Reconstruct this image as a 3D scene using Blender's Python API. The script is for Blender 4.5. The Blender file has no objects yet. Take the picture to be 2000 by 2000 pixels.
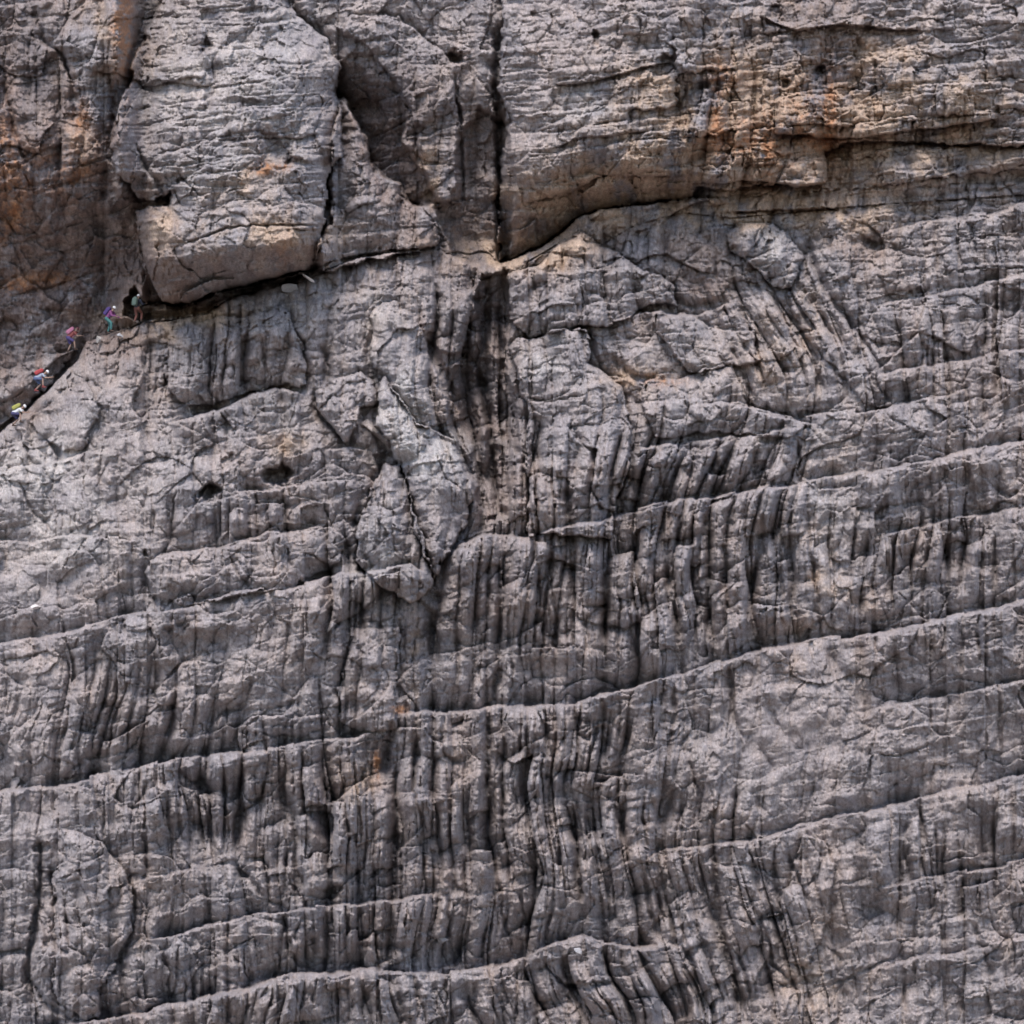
import bpy, bmesh, math, random
import numpy as np
from mathutils import Vector, Matrix, Quaternion

# ------------------------------------------------------------------ scene, camera, light
scene = bpy.context.scene
COL = scene.collection
CAM_D = 150.0            # metres from the mean plane of the cliff to the camera
PX = 32.0                # photograph pixels (of 2000) per metre on that plane

cam_data = bpy.data.cameras.new('camera')
cam_data.angle = 2 * math.atan((1000 / PX) / CAM_D)
cam_data.clip_start = 1.0
cam_data.clip_end = 5000
cam = bpy.data.objects.new('camera', cam_data)
cam.location = (0, -CAM_D, 0)
cam.rotation_euler = (math.radians(90), 0, 0)
COL.objects.link(cam)
scene.camera = cam

SUN_EL = math.radians(58)
SUN_AZ = math.radians(-14)      # to the right of straight behind the camera
world = bpy.data.worlds.new('World')
scene.world = world
world.use_nodes = True
wn = world.node_tree
bg = wn.nodes['Background']
sky = wn.nodes.new('ShaderNodeTexSky')
sky.sky_type = 'NISHITA'
sky.sun_disc = False
sky.sun_elevation = SUN_EL
sky.sun_rotation = math.pi - SUN_AZ
sky.dust_density = 1.0
sky.air_density = 1.0
sky.ozone_density = 1.0
bg.inputs['Strength'].default_value = 0.10
wn.links.new(sky.outputs[0], bg.inputs['Color'])

sun_data = bpy.data.lights.new('sun', 'SUN')
sun_data.energy = 1.5
sun_data.angle = math.radians(24)
sun_data.color = (1.0, 0.93, 0.87)
sun = bpy.data.objects.new('sun', sun_data)
to_sun = Vector((math.sin(SUN_AZ) * math.cos(SUN_EL), -math.cos(SUN_AZ) * math.cos(SUN_EL), math.sin(SUN_EL)))
sun.rotation_euler = to_sun.to_track_quat('Z', 'Y').to_euler()
sun.location = to_sun * 200
COL.objects.link(sun)

scene.view_settings.view_transform = 'Standard'
scene.view_settings.look = 'None'
scene.view_settings.gamma = 1
scene.view_settings.exposure = 1.6
scene.cycles.max_bounces = 6
scene.cycles.diffuse_bounces = 4

# ------------------------------------------------------------------ noise on arrays
rs = np.random.RandomState(7)
TAB = rs.rand(8, 256, 256).astype(np.float32)
F = np.float32

def noise(x, y, k=0):
    xi = np.floor(x); yi = np.floor(y)
    fx = (x - xi).astype(F); fy = (y - yi).astype(F)
    ix = xi.astype(np.int32); iy = yi.astype(np.int32)
    fx = fx * fx * (3 - 2 * fx); fy = fy * fy * (3 - 2 * fy)
    t = TAB[k % 8]
    ix = ix + 37 * (k // 8) ; iy = iy + 91 * (k // 8)
    a = t[iy & 255, ix & 255]; b = t[iy & 255, (ix + 1) & 255]
    c = t[(iy + 1) & 255, ix & 255]; d = t[(iy + 1) & 255, (ix + 1) & 255]
    return ((a * (1 - fx) + b * fx) * (1 - fy) + (c * (1 - fx) + d * fx) * fy) * 2 - 1

def fbm(x, y, k=0, n=4, g=0.5):
    s = 0; a = 1.0; t = 0
    for i in range(n):
        s = s + a * noise(x * 2 ** i + 13.7 * i, y * 2 ** i + 7.1 * i, k + i); t += a; a *= g
    return s / t

def ridged(x, y, k=0, n=4, g=0.55):
    s = 0; a = 1.0; t = 0
    for i in range(n):
        s = s + a * (1 - 2 * np.abs(noise(x * 2.03 ** i + 3.3 * i, y * 2.03 ** i + 9.2 * i, k + i))); t += a; a *= g
    return s / t

def cells(x, y, k=0, jit=0.85):
    """F1, F2, three random numbers of the nearest cell and the offset from its seed"""
    xi = np.floor(x).astype(np.int32); yi = np.floor(y).astype(np.int32)
    f1 = np.full(x.shape, 9, F); f2 = np.full(x.shape, 9, F)
    cx = np.zeros(x.shape, np.int32); cy = np.zeros(x.shape, np.int32)
    rx = np.zeros(x.shape, F); ry = np.zeros(x.shape, F)
    ta, tb = TAB[k % 8], TAB[(k + 1) % 8]
    for dy in (-1, 0, 1):
        for dx in (-1, 0, 1):
            a = xi + dx; b = yi + dy
            px = a + 0.5 + jit * (ta[b & 255, a & 255] - 0.5)
            py = b + 0.5 + jit * (tb[b & 255, a & 255] - 0.5)
            ex = (x - px).astype(F); ey = (y - py).astype(F)
            d = np.sqrt(ex * ex + ey * ey)
            m = d < f1
            f2 = np.where(m, f1, np.minimum(f2, d))
            f1 = np.where(m, d, f1)
            cx = np.where(m, a, cx); cy = np.where(m, b, cy)
            rx = np.where(m, ex, rx); ry = np.where(m, ey, ry)
    r = [TAB[(k + 2 + j) % 8][cy & 255, cx & 255] for j in range(3)]
    return f1, f2, r[0], r[1], r[2], rx, ry

def sstep(x):
    x = np.clip(x, 0, 1)
    return x * x * (3 - 2 * x)

# ------------------------------------------------------------------ the grid (in photograph pixels, dense where it is seen large)
def axis(lo, hi):
    core = np.arange(-6, 2006, 1.8)
    m1 = np.arange(-16, -226, -10)[::-1]; m2 = np.arange(2016, 2226, 10)
    a = list(np.arange(lo, -226, 40)) if lo < -226 else []
    b = list(np.arange(2240, hi, 40)) if hi > 2240 else []
    return np.array(sorted(a + list(m1) + list(core) + list(m2) + b), dtype=np.float64)

us = axis(-1400, 3400)
vs = axis(-900, 2700)
U, V = np.meshgrid(us, vs)
U = U.astype(F); V = V.astype(F)
D = np.zeros_like(U)

# small wobble that every traced outline follows, so that no edge is ruler-straight
WU = 5 * fbm(U / 60, V / 60, 1, 3) + 3.0 * fbm(U / 13, V / 13, 2, 3, .6)
WV = 5 * fbm(U / 70, V / 50, 3, 3) + 3.0 * fbm(U / 13, V / 13, 4, 3, .6)
Uw = U + WU; Vw = V + WV

def win(x0, x1, y0, y1):
    a = np.searchsorted(us, x0); b = np.searchsorted(us, x1)
    c = np.searchsorted(vs, y0); d = np.searchsorted(vs, y1)
    return slice(c, max(d, c + 1)), slice(a, max(b, a + 1))

def tile(x0, y0, size=500):
    s = size / 1932.0
    return lambda *pts: [(x0 + p[0] * s, y0 + p[1] * s) for p in pts]
A = tile(0, 0, 1000); B = tile(800, 0, 1000); Cc = tile(0, 1000, 1000); Dd = tile(800, 1000, 1000)
def S(*p): return list(p)

def poly_sd(pts, x, y):
    inside = np.zeros(x.shape, bool); dist = np.full(x.shape, 1e9, F)
    n = len(pts)
    for i in range(n):
        x0, y0 = pts[i]; x1, y1 = pts[(i + 1) % n]
        dx, dy = x1 - x0, y1 - y0
        t = np.clip(((x - x0) * dx + (y - y0) * dy) / (dx * dx + dy * dy + 1e-9), 0, 1)
        dist = np.minimum(dist, (x - x0 - t * dx) ** 2 + (y - y0 - t * dy) ** 2)
        if y0 != y1:
            c = ((y0 > y) != (y1 > y)) & (x < (x1 - x0) * (y - y0) / (y1 - y0) + x0)
            inside ^= c
    dist = np.sqrt(dist)
    return np.where(inside, dist, -dist)

def mass(pts, h, edge=3.0, soft=25.0, share=0.55, under=0, top=0, moat=None, mw=11):
    """a block standing out by h: a sharp edge and a rounded shoulder; under > 0 lets its foot recede over that length"""
    xs = [p[0] for p in pts]; ys = [p[1] for p in pts]
    w = win(min(xs) - 45, max(xs) + 45, min(ys) - 45, max(ys) + 45)
    jag = 6 * noise(np.floor(V[w] / 17 + .3 * noise(U[w] / 30, V[w] / 30, 2)) * 1.7, np.floor(U[w] / 21) * 1.3, 4)
    sd = poly_sd(pts, Uw[w] + 7 * fbm(U[w] / 36, V[w] / 36, 6, 3, .6) + .6 * jag, Vw[w] + 7 * fbm(U[w] / 36 + 9, V[w] / 36, 5, 3, .6) + .5 * jag)
    prof = share * sstep(sd / edge + 0.5) + (1 - share) * (1 - np.exp(-np.maximum(sd, 0) / soft))
    if under:
        # distance up from the lower outline, column by column
        yb = max(ys); t = np.clip((yb - Vw[w]) / under, 0, 1)
        prof = prof * (0.35 + 0.65 * np.sqrt(t))
    if top:
        ya = min(ys); t = np.clip((Vw[w] - ya) / top, 0, 1)
        prof = prof * (0.4 + 0.6 * np.sqrt(t))
    if moat is None: moat = 0.42 * h if h > 0 else 0
    D[w] += h * prof - moat * np.where(sd < 0, np.exp(np.minimum(sd, 0) / mw), 0)

def line_v(pts, x):
    p = sorted(pts); return np.interp(x, [q[0] for q in p], [q[1] for q in p])

def ledge(pts, s=22, notch=16, nw=22, fade=130, end=30):
    """a bedding plane: the bed below stands out by s, the bed above is undercut by notch"""
    xs = [p[0] for p in pts]; ys = [p[1] for p in pts]
    s, notch, nw = s * 1.45, notch * 1.5, nw * 1.7
    w = win(min(xs) - 5, max(xs) + 5, min(ys) - 5 * nw, max(ys) + 3.5 * fade)
    jx = U[w] / 47 + 1.1 * noise(U[w] / 90, V[w] * 0 + pts[0][1] * .1, 3); ji = np.floor(jx).astype(np.int32) & 255
    jr = TAB[6][ji, int(abs(pts[0][1])) & 255]; jr2 = TAB[5][ji, int(abs(pts[0][1])) & 255]
    dv = Vw[w] - line_v(pts, Uw[w]) + 7 * (jr2 - .5)
    e = sstep((U[w] - min(xs)) / end) if min(xs) > -300 else 1.0
    e = e * (sstep((max(xs) - U[w]) / end) if max(xs) < 2300 else 1.0)
    var = (0.62 + .75 * jr) * (1 + 0.4 * noise(U[w] / 45, V[w] * 0 + pts[0][1], 5))
    lo = -notch * var * np.exp(np.minimum(dv, 0) / nw) * (1 + 0 * dv)
    hi = s * var * np.exp(-np.maximum(dv, 0) / fade) * (1 - 0.5 * np.clip(jr2 + .6 * noise(U[w] / 23, V[w] * 0 + 3.1, 1), 0, 1) * np.exp(-np.maximum(dv, 0) / (4 + 9 * jr)))
    wdt = 2.0 + .17 * s * np.clip(.45 + 1.1 * noise(U[w] / 31, V[w] * 0 + pts[0][1] * .37, 2) + .9 * (jr - .5) + .5 * noise(U[w] / 9, V[w] / 9, 4), .02, 1.5)
    k = sstep(dv / wdt + 0.4)
    far = np.exp(-np.maximum(dv, 0) / 6)
    D[w] += e * ((1 - k) * lo + k * hi)

def roof(pts, s=22, notch=14, nw=14, fade=90, end=15):
    """an overhang: the rock above stands out by s over a dark notch"""
    xs = [p[0] for p in pts]; ys = [p[1] for p in pts]
    w = win(min(xs) - 5, max(xs) + 5, min(ys) - 3.5 * fade, max(ys) + 5 * nw)
    dv = Vw[w] - line_v(pts, Uw[w])
    e = sstep((U[w] - min(xs)) / end) * sstep((max(xs) - U[w]) / end)
    up = s * np.exp(np.minimum(dv, 0) / fade)
    dn = -notch * np.exp(-np.maximum(dv, 0) / nw)
    k = sstep(dv / 2.0 + 0.5)
    D[w] += e * ((1 - k) * up + k * dn)

def groove(pts, w0=8, d=18, w1=None, p=2.0):
    """a cleft along a polyline, pinched out at both ends"""
    w1 = w1 or w0; m = 3.2 * max(w0, w1)
    xs = [q[0] for q in pts]; ys = [q[1] for q in pts]
    w = win(min(xs) - m, max(xs) + m, min(ys) - m, max(ys) + m)
    x = Uw[w] + 4 * fbm(U[w] / 24, V[w] / 30, 6, 3, .6); y = Vw[w]
    L = [0]
    for i in range(len(pts) - 1):
        L.append(L[-1] + math.hypot(pts[i + 1][0] - pts[i][0], pts[i + 1][1] - pts[i][1]))
    best = np.full(x.shape, 1e9, F); at = np.zeros(x.shape, F)
    for i in range(len(pts) - 1):
        x0, y0 = pts[i]; dx = pts[i + 1][0] - x0; dy = pts[i + 1][1] - y0
        t = np.clip(((x - x0) * dx + (y - y0) * dy) / (dx * dx + dy * dy + 1e-9), 0, 1)
        d2 = (x - x0 - t * dx) ** 2 + (y - y0 - t * dy) ** 2
        mm = d2 < best
        best = np.where(mm, d2, best); at = np.where(mm, (L[i] + t * (L[i + 1] - L[i])) / (L[-1] + 1e-9), at)
    ww = (.85 if d < 40 else 1) * (w0 + (w1 - w0) * at) * (0.8 + 0.5 * noise(x / 25, y / 25, 6))
    taper = np.sqrt(np.clip(np.minimum(at, 1 - at) * 5 + 0.15, 0, 1))
    q = np.sqrt(best) / np.maximum(ww, 1.0)
    D[w] -= (.62 * d if d < 40 else .9 * d) * taper * np.exp(-q ** p)

def hole(x, y, rx, ry, d, ang=0):
    R = 2.5 * max(rx, ry); w = win(x - R, x + R, y - R, y + R)
    c, s_ = math.cos(math.radians(ang)), math.sin(math.radians(ang))
    m_ = min(rx, ry)
    a = Uw[w] - x + .9 * m_ * fbm(U[w] / (1.2 * m_), V[w] / (1.2 * m_), int(x) % 5, 3, .7); b = Vw[w] - y + .9 * m_ * fbm(U[w] / (1.2 * m_) + 50, V[w] / (1.2 * m_), int(y) % 5, 3, .7)
    q = np.sqrt(((a * c + b * s_) / rx) ** 2 + ((-a * s_ + b * c) / ry) ** 2)
    D[w] -= d * sstep((1.25 - q) / 0.7) * (.75 + .25 * b / ry * -1).clip(.4, 1.3)

def blob(x, y, rx, ry, ang=0):
    c, s_ = math.cos(math.radians(ang)), math.sin(math.radians(ang))
    a = U - x; b = V - y
    q = ((a * c + b * s_) / rx) ** 2 + ((-a * s_ + b * c) / ry) ** 2
    return np.exp(-q)

# ------------------------------------------------------------------ masks: how broken the rock is and which way its ribs lean
flute = 0.25 * np.ones_like(U)
for b in [(1150, 1180, 330, 110, 1.0), (1400, 1080, 250, 110, .9), (1330, 920, 260, 45, .7), (520, 1560, 260, 90, 1.0), (700, 1660, 200, 130, .9),
          (1100, 1600, 250, 140, .9), (1400, 1780, 170, 120, .9), (800, 1830, 260, 60, .9), (640, 1960, 600, 50, .6), (230, 1400, 170, 90, .6),
          (1000, 1420, 240, 60, .8), (900, 700, 90, 200, .8), (480, 690, 190, 80, .5), (440, 1010, 160, 60, .6), (1100, 560, 130, 60, .6),
          (980, 900, 70, 180, .9), (1130, 930, 120, 80, .7), (1500, 700, 200, 150, .4), (680, 1200, 60, 150, .6), (1230, 1930, 250, 80, .7), (1800, 1080, 180, 90, .8), (1850, 1700, 150, 90, .7), (1900, 700, 150, 120, .5)]:
    flute += b[4] * blob(*b[:4])
flute = np.clip(flute, 0, 1.1)
smooth = np.zeros_like(U)
for b in [(1520, 1440, 150, 120, 1), (60, 1620, 90, 120, .8), (500, 1290, 120, 90, .5), (140, 820, 70, 60, .9), (60, 1150, 160, 90, .5), (1620, 1060, 60, 180, .7),
          (860, 1000, 50, 90, .8), (760, 700, 60, 90, .6), (1600, 1750, 70, 130, .6), (250, 980, 200, 120, .45), (60, 1330, 70, 110, .4), (450, 480, 120, 40, .6),
          (480, 1900, 0.1, 0.1, 0), (1900, 1500, 200, 200, .5)]:
    smooth += b[4] * blob(*b[:4])
smooth = np.clip(smooth, 0, 1)
bedded = np.clip(0.9 * blob(430, 230, 230, 240) + 0.85 * blob(1130, 230, 230, 190) + .35 * blob(1450, 200, 220, 190) + .3 * blob(100, 500, 200, 150) + .8 * blob(1900, 200, 300, 250), 0, 1)
lean = np.zeros_like(U)
for x, y, rx, ry, k in [(220, 1400, 220, 170, .28), (1400, 1800, 300, 230, -.42), (1330, 940, 260, 200, .2), (1080, 1640, 160, 140, -.22), (1500, 640, 230, 200, -.6),
                        (850, 850, 120, 160, -.35), (1130, 1950, 300, 120, -.5), (1050, 1180, 170, 140, .1), (620, 1240, 120, 160, .15), (460, 700, 150, 120, .15)]:
    g = blob(x, y, rx, ry); lean += k * (V - y) * g

# ------------------------------------------------------------------ the great forms
edge_pts = [(-1400, 1500), (-300, 980), (-60, 880), (0, 846), (60, 795), (100, 756), (150, 706), (168, 668), (215, 652), (250, 642), (275, 630), (330, 625), (405, 612), (420, 602), (450, 580), (520, 562),
            (590, 550), (640, 525), (700, 505), (750, 492), (850, 490), (880, 502), (930, 515), (990, 522), (1010, 528), (1040, 505), (1085, 478), (1135, 455), (1175, 478), (1240, 440), (1330, 415),
            (1430, 425), (1540, 415), (1700, 400), (2000, 380), (2400, 340), (3400, 260)]
vt = line_v(edge_pts, U + 0.5 * WU)
below = sstep((Vw - vt) / 2.0 + 0.5)
T = np.interp(U, [-300, 0, 150, 300, 600, 750, 930, 1000, 1150, 1250, 1400, 2400], [60, 60, 62, 66, 60, 42, 20, 20, 34, 22, 14, 14]).astype(F)
dvt = np.maximum(V - vt, 0)
SL = np.interp(np.arange(-900, 2701), [-900, 480, 620, 1080, 1200, 1500, 2000, 2700], [.20, .20, .24, .24, .10, .09, .12, .15]).cumsum()
D += below * (T * (1 - 0.3 * np.exp(-dvt / 8)) + (np.interp(V, np.arange(-900, 2701), SL) - np.interp(vt, np.arange(-900, 2701), SL)))
D += 14 * fbm(U / 330, V / 330, 2, 3)
# above the terrace the wall leans back a little towards the top
D += 0.05 * np.minimum(V - 500, 0)

D += 0.24 * (V - 250) * sstep((U - 215) / 60) * sstep((680 - U) / 60) * (V < 470) + 0.24 * 220 * sstep((U - 215) / 60) * sstep((680 - U) / 60) * ((V >= 470) & (V < vt))
D += 0.13 * (V - 200) * sstep((U - 980) / 60) * (V < 330) + 0.13 * 130 * sstep((U - 980) / 60) * ((V >= 330) & (V < vt))
# dark recess at the left behind the climbers
lw = sstep((285 - U) / 60) * (V < vt)
D += lw * 135 * (1 - sstep((V - 290) / 310))
D -= 60 * blob(250, 510, 55, 130, -8)
D -= below * 0
D += 30 * blob(170, 100, 70, 90)
mass(A((0, 1400), (120, 1370), (290, 1320), (270, 1370), (170, 1480), (80, 1560), (0, 1610), (-300, 1700), (-300, 1450)), 44, soft=30, moat=3)
groove(S((158, 690), (130, 722), (95, 765), (50, 808), (0, 850), (-60, 890)), 12, 12, 15)

groove(S((300, -80), (285, 20), (262, 90), (240, 150), (225, 200), (215, 260), (205, 330), (225, 380), (245, 440), (258, 500), (275, 560)), 16, 34, 26)
D += 78 * np.sqrt(np.clip(1 - ((U - 432) / 228) ** 2, 0, 1)) * (V < vt) * sstep((vt - V) / 30)
D += 46 * np.sqrt(np.clip(1 - ((U - 1190) / 262) ** 2, 0, 1)) * (V < vt) * sstep((vt - V) / 160)
# left buttress: upper block, lower block with its receding underside
mass(A((560, -900), (590, -100), (600, 0), (560, 110), (520, 200), (500, 240), (492, 320), (455, 400), (440, 500), (425, 590), (440, 650), (500, 690), (520, 745), (580, 748), (640, 730), (632, 768), (560, 768), (512, 800), (520, 880),
       (545, 960), (565, 1040), (610, 1140), (690, 1152), (820, 1100), (1000, 1062), (1120, 1022), (1190, 1012), (1205, 860), (1212, 852), (1230, 760), (1240, 620), (1285, 580), (1282, 420), (1272, 340), (1285, 250), (1225, 140), (1120, 60), (1090, 0), (1080, -200), (1200, -900)), 92, edge=5, soft=62, share=.45, moat=34, mw=16)
lb = A((512, 800), (520, 880), (545, 960), (565, 1040), (610, 1140), (690, 1152), (820, 1100), (1000, 1062), (1120, 1022), (1190, 1012), (1205, 860), (1210, 852), (1000, 850), (850, 862), (690, 925), (640, 900), (630, 765), (560, 765))
mass(S((255, 560), (285, 592), (335, 596), (420, 574), (520, 552), (605, 536), (605, 543), (452, 580), (408, 606), (330, 622), (272, 628), (240, 610)), -95, edge=6, soft=14, share=.8)
# its foot turns under
w = win(270, 640, 440, 640)
foot = line_v(S((270, 600), (310, 590), (355, 597), (425, 570), (518, 550), (580, 530), (620, 520)), Uw[w])
t = np.clip((foot - Vw[w]) / 92, 0, 1)
D[w] -= 92 * (1 - t ** .75) * (Vw[w] < foot + 3) * sstep((U[w] - 275) / 15) * sstep((632 - U[w]) / 20) * sstep((Vw[w] - 440) / 80)
groove(S((300, 596), (360, 598), (430, 570), (520, 551), (600, 536), (622, 520)), 8, 52, 5)
groove(S((640, 330), (642, 400), (632, 440), (618, 480), (612, 520)), 5, 30, 8)
# stepped block right of it
mass(A((1245, 600), (1242, 850), (1195, 900), (1190, 1010), (1250, 1025), (1400, 975), (1500, 955), (1640, 937), (1655, 900), (1645, 780), (1560, 772), (1510, 740), (1500, 690), (1440, 662), (1400, 640), (1385, 620), (1392, 560), (1360, 480), (1300, 385), (1278, 375)), 52, edge=4, soft=40, share=.6)
roof(S((610, 512), (640, 510), (690, 500), (760, 486), (850, 484)), 10, 16, 8, 50)
# recess between the buttresses
rec = A((1268, 250), (1330, 200), (1420, 215), (1470, 300), (1540, 420), (1515, 540), (1600, 640), (1640, 765), (1560, 772), (1500, 690), (1440, 662), (1392, 600), (1385, 520), (1300, 385), (1262, 345))
w = win(600, 900, 60, 450)
sd = poly_sd(rec, Uw[w] + 5 * noise(U[w] / 14, V[w] / 14, 3), Vw[w] + 5 * noise(U[w] / 14, V[w] / 14, 4))
D[w] -= sstep(sd / 6 + .5) * (.12 + .88 * sstep((V[w] - 105 - .35 * (U[w] - 660)) / 95)) * np.clip(105 - .62 * (U[w] - 655 - .35 * (V[w] - 130)), 18, 105)
mass(A((1500, 60), (1740, 250), (1715, 400), (1735, 600), (1730, 770), (1650, 770), (1605, 640), (1565, 450), (1485, 300), (1350, 150), (1290, 130), (1330, 60)), 24, edge=5, soft=30, share=.4)
groove(A((1715, 280), (1730, 450), (1742, 620), (1748, 790)), 4.5, 34)
groove(A((1880, 120), (1868, 260), (1875, 380), (1885, 500), (1885, 850)), 9, 55, 6)
hole(975, 225, 12, 24, 40)
groove(A((1400, 520), (1480, 480), (1560, 435)), 3, 14)
groove(S((800, 395), (850, 400), (900, 388), (925, 386)), 3, 16)
mass(S((905, 250), (940, 210), (985, 240), (1010, 330), (1000, 420), (990, 515), (930, 518), (885, 503), (862, 440), (856, 408), (880, 395)), -62, edge=6, soft=26, share=.55)
D -= 22 * blob(940, 455, 75, 55)
# great right buttress with its sloping underside
rbb = B((345, -900), (350, 60), (345, 250), (335, 330), (380, 450), (345, 600), (335, 760), (330, 985), (400, 965), (480, 930), (560, 880), (640, 820), (720, 790), (900, 770), (1060, 745), (1075, 705), (1230, 712), (1340, 700), (1500, 705), (1570, 690), (1560, 560), (1700, 530), (2000, 540), (3000, 560), (4500, 500), (4500, -900))
mass(rbb, 66, edge=5, soft=90, share=.35)
w = win(960, 1440, 250, 560)
foot = line_v(S((960, 520), (1010, 500), (1050, 480), (1090, 456), (1130, 424), (1172, 408), (1265, 398), (1350, 385), (1440, 385)), Uw[w])
depth = np.interp(U[w], [960, 1060, 1200, 1340, 1440], [235, 190, 110, 40, 25])
t = np.clip((foot - Vw[w]) / depth, 0, 1)
D[w] -= np.interp(U[w], [960, 1100, 1300, 1440], [135, 125, 70, 26]) * (1 - t ** .7) * (Vw[w] < foot + 3) * sstep((U[w] - 965) / 20) * sstep((1435 - U[w]) / 60)
groove(S((985, 508), (1040, 490), (1090, 460), (1130, 430)), 9, 34)
roof(S((1020, 395), (1074, 385), (1120, 370), (1168, 349), (1200, 342), (1347, 341)), 14, 14, 8, 60)
roof(B((530, 560), (660, 520), (760, 510), (900, 500)), 7, 8, 6, 40)
roof(B((540, 320), (700, 305), (870, 260), (1000, 230)), 12, 12, 8, 60)
roof(S((1347, 355), (1407, 357), (1448, 355), (1490, 355), (1530, 362), (1573, 362), (1608, 360)), 18, 26, 16, 50)
roof(S((1513, 258), (1578, 261), (1590, 269), (1690, 267), (1800, 250), (1950, 235)), 22, 26, 14, 60)
roof(S((1428, 414), (1536, 406), (1604, 404), (1640, 408)), 14, 18, 8, 25)
roof(S((1480, 30), (1560, 60), (1640, 50), (1800, 60)), 12, 14, 14, 40)
mass(S((1515, 195), (1580, 185), (1640, 205), (1640, 262), (1588, 266), (1575, 258), (1515, 256)), 20, share=.6)
mass(S((1600, 290), (1622, 275), (1660, 290), (1662, 370), (1625, 372), (1605, 350)), -26, edge=6)
mass(S((1600, 80), (1660, 60), (1720, 120), (1700, 240), (1650, 190), (1605, 170)), -18, edge=8)
for h in [(404, 90, 13, 12, 26), (888, 112, 19, 13, 42), (1165, 72, 8, 20, 32), (1303, 115, 13, 10, 26), (1535, 165, 12, 9, 18), (1597, 140, 11, 10, 34), (1515, 25, 14, 12, 24), (1538, 163, 9, 9, 14),
          (1455, 70, 12, 22, 16), (358, 350, 11, 9, 22), (490, 200, 22, 9, 12), (1598, 238, 8, 6, 14), (1045, 30, 10, 8, 14), (1255, 460, 13, 9, 18), (1432, 490, 9, 14, 20)]:
    hole(*h)
mass(S((508, 255), (540, 262), (565, 300), (590, 310), (560, 325), (535, 318), (515, 330), (505, 320), (520, 300)), -22, edge=6)
# cracks over the left buttress
for g in [(A((510, 540), (560, 640), (610, 720), (640, 760)), 5, 20), (A((580, 590), (720, 545), (960, 490)), 3, 9), (A((450, 470), (560, 470), (690, 430)), 3, 8),
          (A((480, 440), (540, 410), (690, 400)), 3, 8), (A((770, 95), (880, 95), (1000, 85), (1120, 75)), 4, 9), (A((800, 240), (800, 330), (860, 330), (1000, 305)), 3, 9),
          (A((1200, 0), (1180, 60), (1220, 130)), 6, 14), (A((670, 640), (720, 700), (770, 740)), 4, 14), (A((790, 650), (900, 640), (980, 600)), 3, 7),
          (A((1080, 540), (1090, 610), (1170, 620)), 5, 16), (A((690, 925), (850, 862), (1000, 850), (1210, 852)), 3, 20)]:
    groove(*g)
for g in [(A((130, 30), (165, 150), (240, 210), (265, 300), (282, 460)), 9, 30), (A((0, 220), (20, 350), (50, 490), (110, 620)), 8, 26), (A((240, 210), (280, 340), (420, 350)), 7, 12),
          (A((400, 220), (430, 400), (415, 520)), 8, 20), (A((510, 0), (515, 150), (490, 240)), 8, 20), (A((0, 620), (90, 640), (110, 720)), 5, 12),
          (A((120, 740), (250, 690), (420, 640)), 5, 10), (A((0, 930), (200, 880), (400, 800)), 5, 10), (A((40, 1120), (200, 1080), (400, 1020)), 5, 12)]:
    groove(*g)

# ------------------------------------------------------------------ the apron below the terrace: blocks traced from the photograph
t5 = tile(400, 400); t6 = tile(0, 400); t7 = tile(800, 400); t8 = tile(1200, 400)
q2 = tile(400, 800); q1 = tile(0, 800); q3 = tile(800, 800); q4 = tile(1200, 800)
r1 = tile(0, 1200); r2 = tile(400, 1200); r3 = tile(800, 1200); r4 = tile(1200, 1200)
s1 = tile(0, 1500); s2 = tile(400, 1500); s3 = tile(800, 1500); s4 = tile(1200, 1500)

mass(t5((1250, 850), (1350, 740), (1440, 720), (1470, 780), (1530, 800), (1650, 950), (1690, 1050), (1700, 1180), (1760, 1250), (1775, 1380), (1870, 1500), (1820, 1640), (1700, 1660), (1600, 1640), (1540, 1540), (1430, 1410), (1350, 1300), (1290, 1230), (1245, 1120)), 34, soft=25)
mass(S((749, 737), (770, 762), (799, 797), (814, 822), (842, 828), (874, 853), (902, 892), (921, 925), (940, 952), (918, 985), (905, 1030), (880, 1075), (850, 1132), (835, 1085), (812, 1035), (800, 995), (797, 955), (788, 920), (775, 900), (758, 868), (738, 826), (733, 800)), 62, edge=3, soft=24, share=.5, moat=20)
D -= 16 * blob(860, 1020, 36, 60)
mass(S((748, 910), (784, 914), (797, 955), (806, 997), (820, 1035), (838, 1080), (848, 1138), (835, 1160), (800, 1180), (730, 1130), (695, 1100), (700, 1020), (722, 960)), 56, soft=24, moat=26)
mass(t5((860, 1400), (950, 1320), (1080, 1290), (1200, 1275), (1265, 1310), (1305, 1400), (1280, 1500), (1190, 1520), (1160, 1650), (1100, 1830), (1050, 1780), (970, 1650), (880, 1580)), 32, soft=22)
mass(S((330, 640), (420, 625), (500, 615), (565, 605), (590, 670), (597, 748), (560, 752), (497, 762), (430, 782), (365, 795), (322, 760)), 34, soft=34, share=.4)
mass(t6((220, 1650), (480, 1400), (650, 1345), (725, 1430), (745, 1530), (725, 1640), (630, 1840), (480, 1850), (380, 1770)), 17, soft=30, share=.4)
mass(t7((760, 600), (800, 530), (1000, 440), (1120, 290), (1300, 200), (1450, 310), (1620, 390), (1760, 480), (1900, 540), (1990, 640), (2000, 760), (1800, 750), (1680, 830), (1480, 900), (1330, 910), (1160, 960), (920, 1000), (760, 900)), 40, soft=30)
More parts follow.
